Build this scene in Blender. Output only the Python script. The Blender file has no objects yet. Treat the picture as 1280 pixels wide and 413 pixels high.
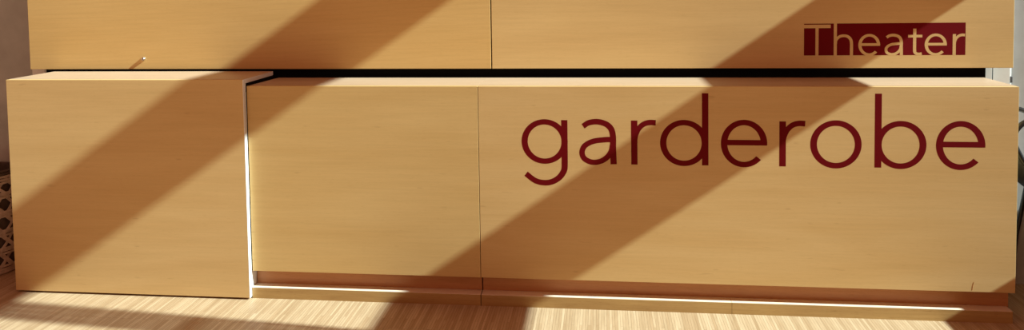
import bpy, bmesh, math, random
from mathutils import Vector, Matrix
random.seed(7)
S = bpy.context.scene
COL = S.collection

# ------------------------------------------------------------------ materials
def newmat(name):
    m = bpy.data.materials.new(name); m.use_nodes = True
    nt = m.node_tree
    for n in list(nt.nodes): nt.nodes.remove(n)
    out = nt.nodes.new('ShaderNodeOutputMaterial')
    b = nt.nodes.new('ShaderNodeBsdfPrincipled')
    nt.links.new(b.outputs[0], out.inputs[0])
    return m, nt, b

def lerp_node(nt, fac, a, b, lo=0.0, hi=1.0):
    r = nt.nodes.new('ShaderNodeValToRGB')
    r.color_ramp.elements[0].position = lo; r.color_ramp.elements[0].color = (*a, 1)
    r.color_ramp.elements[1].position = hi; r.color_ramp.elements[1].color = (*b, 1)
    nt.links.new(fac, r.inputs[0]); return r.outputs[0]

def noise(nt, vec, scale, detail=3, rough=.5, dist=0):
    n = nt.nodes.new('ShaderNodeTexNoise')
    n.inputs['Scale'].default_value = scale; n.inputs['Detail'].default_value = detail
    n.inputs['Roughness'].default_value = rough; n.inputs['Distortion'].default_value = dist
    nt.links.new(vec, n.inputs['Vector']); return n.outputs['Fac']

def mapping(nt, scale, rot=(0, 0, 0), loc=(0, 0, 0)):
    tc = nt.nodes.new('ShaderNodeTexCoord'); mp = nt.nodes.new('ShaderNodeMapping')
    mp.inputs['Scale'].default_value = scale; mp.inputs['Rotation'].default_value = rot
    mp.inputs['Location'].default_value = loc
    nt.links.new(tc.outputs['Object'], mp.inputs['Vector']); return mp.outputs['Vector']

def mix(nt, f, a, b, mode='MIX'):
    m = nt.nodes.new('ShaderNodeMix'); m.data_type = 'RGBA'; m.blend_type = mode
    for sock, val in ((m.inputs[0], f), (m.inputs[6], a), (m.inputs[7], b)):
        if hasattr(val, 'links'): nt.links.new(val, sock)
        elif isinstance(val, (int, float)): sock.default_value = val
        else: sock.default_value = (*val, 1)
    return m.outputs[2]

def wood(name, base, dark, seed=0.0, rough=.42, grain=1.0, swirl=False, marks=0.0):
    """flat-sliced pale beech veneer, figure running along X"""
    m, nt, b = newmat(name)
    v1 = mapping(nt, (1.1, 6, 9), loc=(seed, seed * .7, seed * .3))
    cloud = noise(nt, v1, .9, 4, .55, .6)
    v2 = mapping(nt, (3.2, 60, 95), loc=(seed, 0, seed))
    fine = noise(nt, v2, 1.0, 5, .6, .3)
    v3 = mapping(nt, (34, 300, 330), loc=(seed, 0, 0))
    fleck = noise(nt, v3, 1.0, 2, .5)
    c = lerp_node(nt, cloud, dark, base, .32, .68)
    f = lerp_node(nt, fine, (.84 , .80, .74), (1.06, 1.05, 1.04), .3, .7)
    c = mix(nt, .55 * grain, c, f, 'MULTIPLY')
    k = lerp_node(nt, fleck, (.86, .80, .72), (1, 1, 1), .28, .46)
    c = mix(nt, .6 * grain, c, k, 'MULTIPLY')
    if swirl:       # cathedral figure
        wv = nt.nodes.new('ShaderNodeTexWave'); wv.wave_type = 'RINGS'; wv.rings_direction = 'SPHERICAL'
        wv.inputs['Scale'].default_value = 3.4; wv.inputs['Distortion'].default_value = 3.0
        wv.inputs['Detail'].default_value = 2.5; wv.inputs['Detail Scale'].default_value = .8
        nt.links.new(mapping(nt, (.55, .4, 4.2), loc=(seed * .6, 0, -5.6)), wv.inputs['Vector'])
        w = lerp_node(nt, wv.outputs['Fac'], (.93, .89, .84), (1.02, 1.02, 1.02), .0, .35)
        c = mix(nt, .22, c, w, 'MULTIPLY')
    if marks > 0:   # small scuffs and stains from shoes and bags
        v4 = mapping(nt, (9, 20, 46), loc=(seed * 2, 0, seed))
        sc = noise(nt, v4, 1.0, 2, .45)
        s = lerp_node(nt, sc, (1, 1, 1), (.62, .52, .44), .69, .76)
        c = mix(nt, marks, c, s, 'MULTIPLY')
    nt.links.new(c, b.inputs['Base Color'])
    b.inputs['Roughness'].default_value = rough
    b.inputs['Specular IOR Level'].default_value = .35
    bp = nt.nodes.new('ShaderNodeBump'); bp.inputs['Strength'].default_value = .03
    bp.inputs['Distance'].default_value = .001
    nt.links.new(fine, bp.inputs['Height']); nt.links.new(bp.outputs[0], b.inputs['Normal'])
    return m

def plain(name, col, rough=.5, metal=0, spec=.5, var=0.0, vscale=12):
    m, nt, b = newmat(name)
    n = noise(nt, mapping(nt, (1, 1, 1)), vscale, 4, .6)
    lo = tuple(max(0, c * (1 - var)) for c in col); hi = tuple(min(1, c * (1 + var)) for c in col)
    nt.links.new(lerp_node(nt, n, lo, hi, .3, .7), b.inputs['Base Color'])
    b.inputs['Roughness'].default_value = rough; b.inputs['Metallic'].default_value = metal
    b.inputs['Specular IOR Level'].default_value = spec
    return m

BASE = (.56, .335, .125); DARK = (.50, .285, .095)
M_left  = wood('beech_veneer_flap', (.66, .45, .20), (.61, .40, .168), 1.3, marks=.35, grain=.6)
M_mid   = wood('beech_veneer_middle', (.64, .435, .18), (.59, .385, .148), 4.1, marks=.3, grain=.6)
M_right = wood('beech_veneer_right', (.66, .45, .20), (.61, .395, .16), 7.7, marks=.35, grain=.6)
M_upl   = wood('beech_veneer_upper_left', (.67, .445, .175), (.63, .405, .15), 2.2, swirl=True, grain=.6)
M_upr   = wood('beech_veneer_upper_right', (.68, .465, .20), (.62, .41, .17), 9.4, grain=.6)
M_top   = wood('beech_veneer_top', (.56, .39, .265), (.50, .34, .22), 5.5, rough=.33)
M_kick  = wood('beech_kickboard_shade_toned', (.52, .24, .10), (.46, .20, .075), 3.3)  # recess shade and warm floor bounce toned into this colour
M_ledge = wood('beech_skirting', (.52, .34, .13), (.36, .21, .075), 6.2, marks=.8, grain=1.4)
M_white = plain('white_laminate', (.80, .78, .76), .35, var=.02)
M_ledge_glint  = plain('painted_ledge_highlight', (.80, .66, .50), .35, var=.03)  # sunlit line along the skirting top, painted as a paler colour
M_black = plain('matt_black_board', (.006, .006, .006), .9, spec=.1)
M_red   = plain('dark_red_vinyl', (.14, .002, .004), .6, spec=.08, var=.03)
M_steel = plain('brushed_steel', (.72, .70, .66), .28, metal=1, var=.05)
M_dark  = plain('black_powder_coat', (.012, .012, .013), .35, var=.1)
M_grey  = plain('grey_plastic', (.10, .10, .11), .4)
M_trim  = plain('white_painted_trim', (.78, .77, .75), .5, var=.03)
M_conc  = plain('light_plaster', (.40, .385, .37), .85, spec=.2, var=.12, vscale=5)
M_beam  = plain('facade_timber', (.42, .24, .12), .6, var=.1)
M_wick  = plain('weathered_willow', (.58, .47, .38), .75, var=.25, vscale=30)
M_wickd = plain('dark_willow', (.10, .07, .055), .8, var=.3, vscale=30)
M_seat  = plain('charcoal_fabric', (.035, .035, .04), .9, var=.2, vscale=80)

def parquet():
    """industrial parquet: thin upright lamellae running towards the counter (along Y)"""
    m, nt, b = newmat('industrial_parquet')
    tc = nt.nodes.new('ShaderNodeTexCoord')
    mp = nt.nodes.new('ShaderNodeMapping'); mp.inputs['Rotation'].default_value = (0, 0, math.radians(90))
    nt.links.new(tc.outputs['Object'], mp.inputs['Vector'])
    br = nt.nodes.new('ShaderNodeTexBrick')
    br.inputs['Scale'].default_value = 1.0
    br.inputs['Brick Width'].default_value = .26; br.inputs['Row Height'].default_value = .0115
    br.inputs['Mortar Size'].default_value = .0006; br.inputs['Mortar Smooth'].default_value = .5
    br.inputs['Bias'].default_value = -.1
    br.offset = .37; br.offset_frequency = 3
    br.inputs['Color1'].default_value = (.52, .385, .25, 1); br.inputs["Color2"].default_value = (.39, .26, .15, 1)
    br.inputs['Mortar'].default_value = (.20, .11, .05, 1)
    nt.links.new(mp.outputs[0], br.inputs['Vector'])
    v = mapping(nt, (70, 3, 1)); n1 = noise(nt, v, 1, 3, .55)
    g = lerp_node(nt, n1, (.80, .74, .66), (1.12, 1.10, 1.08), .3, .7)
    c = mix(nt, .7, br.outputs['Color'], g, 'MULTIPLY')
    v = mapping(nt, (300, 14, 1)); n2 = noise(nt, v, 1, 2, .5)
    g = lerp_node(nt, n2, (.85, .80, .75), (1.06, 1.06, 1.06), .3, .6)
    c = mix(nt, .6, c, g, 'MULTIPLY')
    nt.links.new(c, b.inputs['Base Color']); b.inputs['Roughness'].default_value = .45
    b.inputs['Specular IOR Level'].default_value = .3
    return m
M_floor = parquet()

# ------------------------------------------------------------------ builders
def empty(name, loc, label, cat, group=None):
    o = bpy.data.objects.new(name, None); COL.objects.link(o)
    o.location = loc; o['label'] = label; o['category'] = cat
    o.empty_display_size = .1
    if group: o['group'] = group
    return o

def mesh(name, bm, mat, parent=None, origin=None, label=None, smooth=False):
    """bm is in world metres; origin = the thing's base, subtracted so the part sits in its thing's frame"""
    if parent is not None and origin is None: origin = parent.get('_o')
    if origin is None and parent is not None:
        p = parent; origin = Vector((0, 0, 0))
        while p is not None: origin += p.location; p = p.parent
    if origin is not None: bmesh.ops.translate(bm, vec=-Vector(origin), verts=bm.verts)
    bmesh.ops.recalc_face_normals(bm, faces=bm.faces)
    me = bpy.data.meshes.new(name); bm.to_mesh(me); bm.free()
    mats = mat if isinstance(mat, (list, tuple)) else [mat]
    for m_ in mats: me.materials.append(m_)
    if smooth:
        for p in me.polygons: p.use_smooth = True
    o = bpy.data.objects.new(name, me); COL.objects.link(o)
    if parent is not None: o.parent = parent
    if label: o['label'] = label
    return o

def box(bm, x0, x1, y0, y1, z0, z1, bev=0.0, mi=0):
    r = bmesh.ops.create_cube(bm, size=1)
    vs = r['verts']
    for v in vs:
        v.co = Vector((x0 + (v.co.x + .5) * (x1 - x0), y0 + (v.co.y + .5) * (y1 - y0), z0 + (v.co.z + .5) * (z1 - z0)))
    fs = set(f for v in vs for f in v.link_faces)
    for f in fs: f.material_index = mi
    if bev > 0:
        es = list(set(e for v in vs for e in v.link_edges))
        bmesh.ops.bevel(bm, geom=es, offset=bev, segments=2, affect='EDGES', profile=.5)
    return bm

def B(*a, **k): return box(bmesh.new(), *a, **k)

def tube(bm, pts, r, n=10, closed=False):
    pts = [Vector(p) for p in pts]; rings = []
    N = len(pts)
    up = None
    for i, p in enumerate(pts):
        if closed: t = (pts[(i + 1) % N] - pts[i - 1]).normalized()
        else: t = (pts[min(i + 1, N - 1)] - pts[max(i - 1, 0)]).normalized()
        if up is None:
            up = Vector((0, 0, 1)) if abs(t.z) < .9 else Vector((1, 0, 0))
        a = t.cross(up).normalized(); up = a.cross(t).normalized()
        rings.append([bm.verts.new(p + (a * math.cos(2 * math.pi * k / n) + up * math.sin(2 * math.pi * k / n)) * r) for k in range(n)])
    for i in range(N if closed else N - 1):
        A, Bq = rings[i], rings[(i + 1) % N]
        for k in range(n): bm.faces.new((A[k], A[(k + 1) % n], Bq[(k + 1) % n], Bq[k]))
    if not closed:
        bm.faces.new(rings[0][::-1]); bm.faces.new(rings[-1])
    return bm

def lathe(bm, prof, cx, cy, n=40):
    rings = [[bm.verts.new((cx + r * math.cos(2 * math.pi * k / n), cy + r * math.sin(2 * math.pi * k / n), z)) for k in range(n)] for r, z in prof]
    for a, b in zip(rings, rings[1:]):
        for k in range(n): bm.faces.new((a[k], a[(k + 1) % n], b[(k + 1) % n], b[k]))
    return bm

def catmull(P, k=10):
    P = [Vector((p[0], p[1])) for p in P]
    Q = [2 * P[0] - P[1]] + P + [2 * P[-1] - P[-2]]
    out = []
    for i in range(1, len(Q) - 2):
        a, b, c, d = Q[i - 1], Q[i], Q[i + 1], Q[i + 2]
        for j in range(k):
            t = j / k
            out.append(.5 * ((2 * b) + (c - a) * t + (2 * a - 5 * b + 4 * c - d) * t * t + (-a + 3 * b - 3 * c + d) * t ** 3))
    out.append(P[-1]); return out

# ------------------------------------------------------------------ lettering (flat cut vinyl, 0.6 mm thick)
XH = .195          # x-height of the large lettering
class Glyph:
    """outline strokes of a light geometric sans; u to the right, v up, metres at the size of the large word"""
    def __init__(s, x, z, y, scale, w, th):
        s.bm = bmesh.new(); s.i = 0; s.x, s.z, s.y, s.k, s.w, s.th = x, z, y, scale, w, th
    def P(s, u, v, back=False): return Vector((s.x + u * s.k, s.y - (0 if back else s.th), s.z + v * s.k))
    def strip(s, L, R, closed=False):
        s.th += .000012
        f = [[s.bm.verts.new(s.P(p[0], p[1])) for p in q] for q in (L, R)]
        b = [[s.bm.verts.new(s.P(p[0], p[1], True)) for p in q] for q in (L, R)]
        n = len(L); rg = range(n) if closed else range(n - 1)
        for i in rg:
            j = (i + 1) % n
            s.bm.faces.new((f[0][i], f[0][j], f[1][j], f[1][i]))
            s.bm.faces.new((f[0][i], b[0][i], b[0][j], f[0][j]))
            s.bm.faces.new((f[1][i], f[1][j], b[1][j], b[1][i]))
        if not closed:
            for i in (0, n - 1): s.bm.faces.new((f[0][i], f[1][i], b[1][i], b[0][i]))
    def rect(s, u0, v0, u1, v1): s.strip([(u0, v0), (u0, v1)], [(u1, v0), (u1, v1)])
    def ring(s, cu, cv, ru, rv, wu, wv, a0=0, a1=360, n=72):
        closed = (a1 - a0) >= 360
        m = n if closed else max(8, int(n * (a1 - a0) / 360))
        A = [math.radians(a0 + (a1 - a0) * i / m) for i in range(m if closed else m + 1)]
        s.strip([(cu + ru * math.cos(a), cv + rv * math.sin(a)) for a in A],
                [(cu + (ru - wu) * math.cos(a), cv + (rv - wv) * math.sin(a)) for a in A], closed)
    def stroke(s, pts, w0, w1=None):
        w1 = w0 if w1 is None else w1
        C = catmull(pts); L = []; R = []; n = len(C)
        for i, p in enumerate(C):
            t = (C[min(i + 1, n - 1)] - C[max(i - 1, 0)]).normalized(); nrm = Vector((-t.y, t.x))
            h = (w0 + (w1 - w0) * i / (n - 1)) / 2
            L.append(p + nrm * h); R.append(p - nrm * h)
        s.strip(L, R)

def draw(g, ch):
    W = g.w; H = W * .87; c = .0975       # stem width, thinner horizontals, centre of the x-height
    if ch == 'o': g.ring(.105, c, .105, .1035, W, H)
    elif ch == 'd':
        g.ring(.1025, c, .1025, .1015, W, H, 0, 360); g.rect(.2065 - W, 0, .2065, .3155)
    elif ch == 'b':
        g.ring(.1045, c, .1035, .1025, W, H); g.rect(0, 0, W, .3155)
    elif ch == 'g':
        g.ring(.1025, .0985, .1025, .1000, W, H)
        g.rect(.2045 - W, .005, .2045, .195)
        g.stroke([(.2045 - W / 2, .010), (.188, -.028), (.168, -.060), (.135, -.081), (.098, -.0865), (.058, -.077), (.018, -.047)], W, H)
    elif ch == 'e':
        g.ring(.0975, c, .0975, .1035, W, H, -4, 317); g.rect(.014, .0895, .193, .0895 + H)
    elif ch == 'a':
        g.stroke([(.019, .168), (.045, .184), (.083, .1885), (.120, .178), (.142, .156), (.1495, .122), (.1495, .07), (.1515, .0)], H, W)
        g.stroke([(.150, .110), (.115, .109), (.062, .101), (.026, .081), (.0135, .052), (.024, .024), (.056, .0085), (.092, .012), (.122, .030), (.141, .057), (.147, .085)], H, H)
    elif ch == 'r':
        g.rect(0, 0, W, .195)
        g.stroke([(W * .55, .105), (.021, .133), (.034, .160), (.055, .179), (.080, .1865), (.107, .1855)], W * .8, H * 1.02)
    elif ch == 'T':
        g.rect(0, .259, .246, .292); g.rect(.108, 0, .108 + W, .262)
    elif ch == 'h':
        g.rect(0, 0, W, .306)
        g.stroke([(W * .6, .110), (.022, .145), (.050, .176), (.088, .186), (.124, .179), (.150, .155), (.160, .118), (.1605, .06), (.1605, 0)], H, W)
    elif ch == 't':
        g.rect(0, .166, .126, .166 + H); g.rect(.044, .045, .044 + W, .248)
        g.stroke([(.044 + W / 2, .05), (.062, .026), (.078, .013), (.100, .0105), (.122, .015)], W, H)

# ------------------------------------------------------------------ dimensions
XL, XM, XS, XR = -2.2675, -1.0846, 0.0, 2.264      # unit joints along the counter
H = 1.0; FACE_B = .129; LEDGE = .0515
DEPTH = .30

# ------------------------------------------------------------------ the left flap unit, standing slightly proud
yf = -.025; HL = 1.032
t = empty('counter_unit', (XL, yf, 0), 'left beech counter unit without lettering, standing proud, with bright white right edge', 'counter unit')
zb = .009
fp = mesh('front_panel', B(XL, XM - .0020, yf, yf + .022, zb, HL - .001, bev=.0012), M_left, t)
mesh('edge_strip', B(XM - .0020, XM, yf, yf + .022, zb, HL - .001), M_white, fp, label='white laminate edge strip')
mesh('side_panel', B(XM - .019, XM, yf + .0225, DEPTH, zb, HL - .020, bev=.0008), M_white, t, label='white laminate side panel')
mesh('side_panel', B(XL, XL + .019, yf + .0225, DEPTH, zb, HL - .020, bev=.0008), M_left, t)
bm = bmesh.new(); box(bm, XL, XM - .001, yf + .0225, DEPTH + .004, HL - .0195, HL, bev=.0012)
tp = mesh('top_panel', bm, M_top, t)
mesh('edge_strip', B(XM - .001, XM + .0005, yf + .0225, DEPTH + .004, HL - .0195, HL - .0005), M_white, tp, label='white edge strip of the top')
mesh('gap_shade_strip', B(XM + .0006, XM + .0016, .0005, DEPTH, .97, HL - .0200), M_black, t, label='black strip painting the shaded gap under the top')  # black strips stand in for the shade in the open gaps
mesh('gap_shade_strip', B(XM + .0002, XM + .0042, .0035, .020, FACE_B, .9695), M_black, t, label='black strip painting the shaded side gap')
mesh('back_panel', B(XL + .0195, XM - .0195, DEPTH - .012, DEPTH, zb, HL - .020), M_left, t)
for x, y in ((XL + .12, .05), (XM - .12, .05), (XL + .12, .22), (XM - .12, .22)):
    mesh('foot', lathe(bmesh.new(), [(.0, 0), (.02, 0), (.02, .0095), (.0, .0095)], x, y, 20), M_dark, t)

# ------------------------------------------------------------------ the two fixed units
def fixed_unit(x0, x1, mat, label, lend=0.0, split=None):
    t = empty('counter_unit', (x0, 0, 0), label, 'counter unit')
    f = mesh('front_panel', B(x0 + (.0045 if lend else .0012), x1 - .0012, 0, .022, FACE_B, H - .001, bev=.0010), mat, t)
    bm = bmesh.new()
    vs = [(x0 + (.010 if lend else .0005), .0225), (x1 - .0005, .0225), (x1 - .0005, DEPTH), (x0 + (.030 if lend else .0005), DEPTH)]
    lo = [bm.verts.new((a, b, H - .020)) for a, b in vs]; hi = [bm.verts.new((a, b, H)) for a, b in vs]
    bm.faces.new(lo[::-1]); bm.faces.new(hi)
    for i in range(4): bm.faces.new((lo[i], lo[(i + 1) % 4], hi[(i + 1) % 4], hi[i]))
    mesh('top_panel', bm, M_top, t)
    for a, b in ((x0 + .03, x0 + .049), (x1 - .02, x1 - .001)):
        mesh('side_panel', B(a, b, .0225, DEPTH - .001, FACE_B, H - .0205), mat, t)
    mesh('bottom_panel', B(x0 + .0495, x1 - .0205, .0225, DEPTH - .001, FACE_B + .001, FACE_B + .02), mat, t)
    mesh('kickboard', B(x0 + .002, x1 - .003, .052, .070, LEDGE - .01, FACE_B, bev=.0006), M_kick, t, label='recessed kickboard, its shade painted red-brown')
    xs = [x0 + .0012] + ([split] if split else []) + [x1 - (.010 if x1 > 2 else .0012)]
    for a, b in zip(xs, xs[1:]):
        s_ = mesh('skirting_board', B(a, b - .0012, -.0035, .051, 0, LEDGE - .0012), M_ledge, t, label='scuffed beech skirting board')
        mesh('highlight_band', B(a, b - .0012, -.0035, .051, LEDGE - .0012, LEDGE), M_ledge_glint, s_, label='pale top edge of the skirting, sunlit highlight painted in')
    return t, f
tm, fm = fixed_unit(XM + .0005, XS, M_mid, 'middle beech counter unit, plain and unlettered, between the proud left unit and the lettered one', lend=1)
tr, fr = fixed_unit(XS, XR, M_right, 'long right counter unit with the large dark red word garderobe on its front', split=1.1064)
# vertical crack near the lower right corner of the right front
bm = bmesh.new(); tube(bm, [(2.093, -.0002, .137), (2.095, -.0002, .155), (2.099, -.0002, .172)], .0005, 6)
mesh('scratch', bm, M_kick, fr, label='fine dark scratch in the veneer')

WORD = [('g', .1940), ('a', .4480), ('r', .6759), ('d', .8005), ('e', 1.0593), ('r', 1.3040), ('o', 1.4319), ('b', 1.6944), ('e', 1.9402)]
for ch, x in WORD:
    g = Glyph(x, .6545, 0.0, 1.0, .0275, .00014); draw(g, ch)
    mesh('letter', g.bm, M_red, fr, label='dark red vinyl letter ' + ch)

# ------------------------------------------------------------------ upper shutter panels
PB = 1.040; PT = 2.05; YP = .330
def shutter(x0, x1, mat, label):
    t = empty('shutter_panel', (x0, YP, PB), label, 'shutter panel', None)
    f = mesh('board', B(x0, x1, YP, YP + .020, PB, PT, bev=.0014), mat, t)
    for k in (.18, .82):
        xx = x0 + (x1 - x0) * k
        mesh('mounting_rail', B(xx - .02, xx + .02, YP + .0202, YP + .0268, PB + .2, PT - .05), M_dark, t)
    return t, f
tl, fl = shutter(-2.420, .0150, M_upl, 'upper left beech shutter panel with a small keyhole lock near its bottom edge')
tu, fu = shutter(.0205, 2.4015, M_upr, 'upper right beech shutter panel bearing the dark red sign Theater')
# lock
kx, kz = -1.786, 1.094
bm = bmesh.new()
prof = [(0, .0), (.0105, .0), (.0105, .003), (.0085, .0095), (.0075, .0110), (.0, .0110)]
n = 24; rings = [[bm.verts.new((kx + r * math.cos(2 * math.pi * k / n), YP - d, kz + r * math.sin(2 * math.pi * k / n))) for k in range(n)] for r, d in prof[1:-1]]
for a, b in zip(rings, rings[1:]):
    for k in range(n): bm.faces.new((a[k], a[(k + 1) % n], b[(k + 1) % n], b[k]))
bm.faces.new(rings[-1]); bm.faces.new(rings[0][::-1])
lk = mesh('lock', bm, M_steel, fl, label='small round steel lock')
mesh('keyhole', B(kx - .001, kx + .001, YP - .0115, YP - .0108, kz - .004, kz + .004), M_black, lk)
# the Theater sign: dark red field, letters showing the veneer
RX0, RX1, RZ0, RZ1 = 1.4865, 2.1955, 1.0993, 1.2478
sg = mesh('sign_field', B(RX0, RX1, YP - .00012, YP + .001, RZ0, RZ1), M_red, fu, label='dark red vinyl rectangle of the Theater sign')
k = .492
for ch, x in (('T', 1.4848), ('h', 1.6195), ('e', 1.7290), ('a', 1.8440), ('t', 1.9470), ('e', 2.0195), ('r', 2.1404)):
    g = Glyph(x, 1.0993, YP - .00012, k, .0282, .00008); draw(g, ch)
    for v in g.bm.verts:                       # trimmed flush with the red field
        v.co.x = min(max(v.co.x, RX0 - .0015), RX1); v.co.z = max(v.co.z, RZ0 - .0009); v.co.z = min(v.co.z, RZ1)
    mesh('letter', g.bm, M_upr, fu, label='veneer-coloured letter ' + ch + ' in the red field')

# ------------------------------------------------------------------ setting
def struct(name, bm, mat):
    o = mesh(name, bm, mat); o['kind'] = 'structure'; return o
bm = bmesh.new(); box(bm, -6.5, 3.5, -7, .44, -.05, 0)
struct('floor', bm, M_floor)
bm = bmesh.new()
box(bm, -6.5, -2.36, .44, .60, 0, 4.6); box(bm, 2.33, 3.5, .44, .60, 0, 4.6)
box(bm, -2.36, 2.33, .44, .60, 2.2, 4.6); box(bm, -2.36, 2.33, .44, .60, 0, .93)
struct('wall_back', bm, M_conc)
# black hatch behind the shutters
bm = bmesh.new(); box(bm, -2.352, 2.296, .357, .60, .94, 2.18)
box(bm, -2.3875, -2.3805, .392, .4395, 0, 2.2); box(bm, 2.3385, 2.3445, .392, .4395, 0, 2.2)  # black fillers paint the shade in the gaps of the white frame
struct('trim_1', bm, M_black)
bm = bmesh.new(); box(bm, -2.26, 2.26, .3045, .3565, .93, .985)
struct('trim_2', bm, M_black)
# white frame around the hatch, in two strips a side the gap between darkened by a black filler
bm = bmesh.new(); box(bm, -2.462, -2.388, .395, .4395, 0, 2.2, bev=.001); box(bm, -2.380, -2.353, .385, .4395, 0, 2.2, bev=.001)
struct('trim_3', bm, M_trim)
bm = bmesh.new(); box(bm, 2.297, 2.338, .385, .4395, 0, 2.2, bev=.001); box(bm, 2.345, 2.420, .395, .4395, 0, 2.2, bev=.001)
struct('trim_4', bm, M_trim)
# side facade on the right: sill wall and horizontal spandrels between bands of glass
sz, sx, sy = .69, 1.0, .14
def zc(c): return (3.5 - c) * sz
bm = bmesh.new(); box(bm, 3.5, 3.62, -7, .60, 0, zc(1.978)); struct('wall_right', bm, M_wickd)
for n_, (c0, c1) in enumerate(((-2.865, -2.235), (-.440, .174), (-5.30, -4.68))):
    bm = bmesh.new(); box(bm, 3.5, 3.56, -7, .60, zc(c1), zc(c0)); struct('trim_%d' % (5 + n_), bm, M_beam)
# unseen facade post, lean and slots shaped for its floor shadow
def post(yu0, yl0):
    """unseen post, slotted to pale its shadow: four slender bars side by side with narrow slots between"""
    bm = bmesh.new()
    lean = .088 * 1.449 - sy * 1.449          # lean chosen to set the slant of its shadow
    n = 4; pitch = (yu0 - yl0) / (n - .2)
    for q in range(n):
        ya = yl0 + q * pitch; yb = ya + pitch * .80; vs = []
        for z in (0, 6.2):
            for x, y in ((3.42, ya), (3.44, ya), (3.44, yb), (3.42, yb)): vs.append(bm.verts.new((x, y + lean * z, z)))
        bm.faces.new(vs[:4][::-1]); bm.faces.new(vs[4:])
        for i in range(4): bm.faces.new((vs[i], vs[(i + 1) % 4], vs[4 + (i + 1) % 4], vs[4 + i]))
    for z in (.2, 1.7, 3.2, 4.7, 6.1):
        box(bm, 3.4405, 3.452, yl0 + lean * z, yu0 + lean * z, z, z + .04)
    return bm
# upper shadow edge passes (-1.427,-.198) on the floor; find the post edge at floor height
def post_y(px, py_):
    t_ = 3.43 - px; z = t_ * sz / sx; y = py_ - t_ * sy
    lean = .088 * 1.449 - sy * 1.449
    return y - lean * z
struct('trim_8', post(post_y(-1.427, -.198), post_y(-1.885, -.328)), M_beam)
# ------------------------------------------------------------------ white rod painting the sunlit sliver beside the right shutter
t = empty('lit_sliver_rod', (2.428, .41, 0), 'thin white vertical rod standing in for a sunlit sliver, with a small dark clip, just below the right shutter corner', 'rod')
bm = bmesh.new(); tube(bm, [(2.428, .41, 0), (2.428, .41, 1.2), (2.428, .41, 2.05)], .0042, 12); mesh('rod', bm, M_white, t)
bm = bmesh.new(); box(bm, 2.4225, 2.4335, .398, .4155, .963, .992, bev=.002); mesh('clip', bm, M_grey, t, label='dark grey clip')
for z in (1.30, .90): mesh('bracket', B(2.423, 2.433, .4135, .4395, z, z + .012), M_white, t)

# ------------------------------------------------------------------ woven basket behind the left end
bx, by, br_ = -2.655, .235, .165
t = empty('wicker_basket', (bx, by, 0), 'tall round basket of greyish woven willow strips beside the left end of the counter', 'basket')
def rad(z): return br_ * (.94 + .10 * math.sin(math.pi * min(1, z / .52)) )
lathe_p = [(0, .006), (rad(0) - .012, .006)] + [(rad(z) - .010, z) for z in (.05, .15, .25, .35, .45, .53)]
bm = lathe(bmesh.new(), lathe_p, bx, by); mesh('lining', bm, M_wickd, t, label='dark inner wall', smooth=True)
bm = bmesh.new()
def ribbon(bm, a0, z0, a1, z1, w, off, n=8, th=.003):
    prev = None
    for i in range(n + 1):
        s = i / n; a = a0 + (a1 - a0) * s; z = z0 + (z1 - z0) * s
        bulge = off + .004 * math.sin(math.pi * s * 2)
        r = rad(z) + bulge
        T = Vector((-math.sin(a) * (a1 - a0) * r, math.cos(a) * (a1 - a0) * r, z1 - z0)).normalized()
        Nn = Vector((math.cos(a), math.sin(a), 0)); Wd = T.cross(Nn).normalized()
        c = Vector((bx + r * math.cos(a), by + r * math.sin(a), z))
        q = [bm.verts.new(c + Wd * w / 2 * sa + Nn * th / 2 * sb) for sa, sb in ((-1, -1), (1, -1), (1, 1), (-1, 1))]
        if prev:
            for k in range(4): bm.faces.new((prev[k], prev[(k + 1) % 4], q[(k + 1) % 4], q[k]))
        else: bm.faces.new(q[::-1])
        prev = q
    bm.faces.new(prev)
rows = [.03, .125, .22, .315, .41, .485]
for z in rows:
    for k in range(3):
        ribbon(bm, 0, z + .008 * (k - 1) * 1.6, 2 * math.pi, z + .008 * (k - 1) * 1.6 + random.uniform(-.004, .004), .011, .004 + .002 * k, 48)
nn = 11
for r_ in range(len(rows) - 1):
    for k in range(nn):
        a = 2 * math.pi * k / nn + random.uniform(-.05, .05) + r_ * .11; d = 2 * math.pi / nn
        ribbon(bm, a, rows[r_] - .01, a + d * 1.1, rows[r_ + 1] + .01, random.uniform(.013, .020), .000)
        ribbon(bm, a + d * 1.05, rows[r_] - .01, a, rows[r_ + 1] + .01, random.uniform(.013, .020), .004)
        if k % 2: ribbon(bm, a + d * .5, rows[r_] - .01, a + d * .55, rows[r_ + 1] + .01, .009, -.003)
mesh('weave', bm, M_wick, t)
bm = bmesh.new()
for z, rr in ((.515, .007), (.528, .006)):
    tube(bm, [(bx + (rad(z) + .002) * math.cos(2 * math.pi * k / 40), by + (rad(z) + .002) * math.sin(2 * math.pi * k / 40), z) for k in range(40)], rr, 8, closed=True)
mesh('rim', bm, M_wickd, t, label='dark brown rim', smooth=True)
bm = bmesh.new()
tube(bm, [(bx + (rad(0) + .0) * math.cos(2 * math.pi * k / 40), by + rad(0) * math.sin(2 * math.pi * k / 40), .010) for k in range(40)], .010, 8, closed=True)
mesh('foot_ring', bm, M_wick, t, smooth=True)

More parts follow.
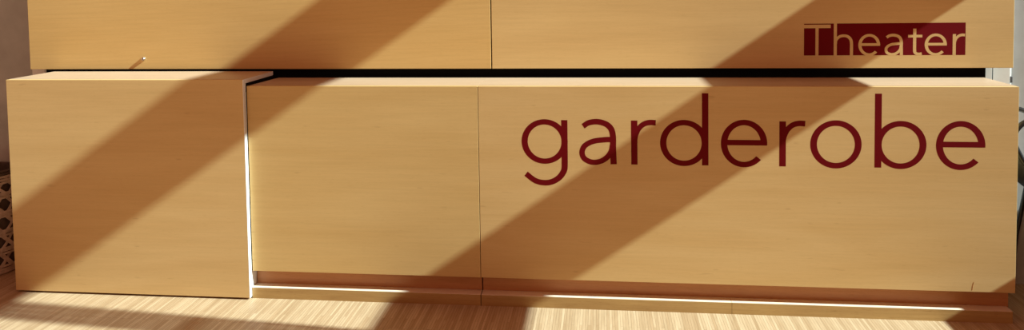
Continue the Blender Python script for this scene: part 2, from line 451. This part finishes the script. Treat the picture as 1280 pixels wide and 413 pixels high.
# ------------------------------------------------------------------ low tube chair against the wall, mostly past the right edge
X0 = 2.318
t = empty('easy_chair', (2.62, .25, 0), 'black tube-framed easy chair beyond the right end of the counter, cut by the frame', 'chair')
for y in (.100, .395):
    P = catmull([(2.43, .852), (2.372, .846), (2.328, .826), (2.300, .788), (2.298, .745), (2.320, .692), (2.352, .640), (2.42, .555), (2.52, .47), (2.66, .41), (2.80, .40), (2.86, .36), (2.865, .20), (2.865, .012)], 6)
    bm = bmesh.new(); tube(bm, [(p.x, y, p.y) for p in P], .011, 10); mesh('side_frame', bm, M_dark, t, smooth=True)
    bm = bmesh.new(); tube(bm, [(2.50, y, .478), (2.46, y, .25), (2.44, y, .0)], .010, 10); mesh('leg', bm, M_dark, t, smooth=True)
bm = bmesh.new(); tube(bm, [(2.43, .100, .852), (2.43, .25, .852), (2.43, .395, .852)], .011, 10); mesh('top_rail', bm, M_dark, t, smooth=True)
bm = bmesh.new()
Q = catmull([(2.352, .672), (2.42, .575), (2.52, .492), (2.66, .432), (2.80, .422)], 6)
rows_ = []
for p in Q:
    rows_.append([bm.verts.new((p.x, y, p.y + dz)) for y, dz in ((.113, 0), (.382, 0), (.382, -.030), (.113, -.030))])
for a, b in zip(rows_, rows_[1:]):
    for k in range(4): bm.faces.new((a[k], a[(k + 1) % 4], b[(k + 1) % 4], b[k]))
bm.faces.new(rows_[0][::-1]); bm.faces.new(rows_[-1])
mesh('seat', bm, M_seat, t, label='charcoal fabric sling seat')

# ------------------------------------------------------------------ light
sd = bpy.data.lights.new('sun', 'SUN'); sd.energy = 12; sd.angle = math.radians(.53); sd.color = (.80, 1.0, .98)
so = bpy.data.objects.new('sun', sd); COL.objects.link(so)
so.rotation_euler = Vector((-sx, sy, -sz)).to_track_quat('-Z', 'Y').to_euler(); so.location = (8, -4, 6)
w = bpy.data.worlds.new('hall_light'); S.world = w; w.use_nodes = True
bg = w.node_tree.nodes['Background']; bg.inputs[0].default_value = (1.0, .42, .26, 1); bg.inputs[1].default_value = .44

# ------------------------------------------------------------------ camera
cd = bpy.data.cameras.new('camera'); co = bpy.data.objects.new('camera', cd); COL.objects.link(co); S.camera = co
R2 = Vector((0.99340931, 0.11367743, -0.014676)); U2 = Vector((0.00860851, 0.05368284, 0.99852093)); F = Vector((-0.11429714, 0.99206633, -0.05235044))
M = Matrix((R2, U2, -F)).transposed().to_4x4(); M.translation = Vector((.55138, -3.40607, 1.47124)); co.matrix_world = M
cd.sensor_width = 36; cd.lens = 971.502 / 1280 * 36; cd.shift_y = -(206.5 - 25.823) / 1280
cd.clip_start = .05
S.view_settings.view_transform = 'Standard'; S.view_settings.look = 'None'
S.view_settings.gamma = 1; S.view_settings.exposure = 0; S.view_settings.use_curve_mapping = False
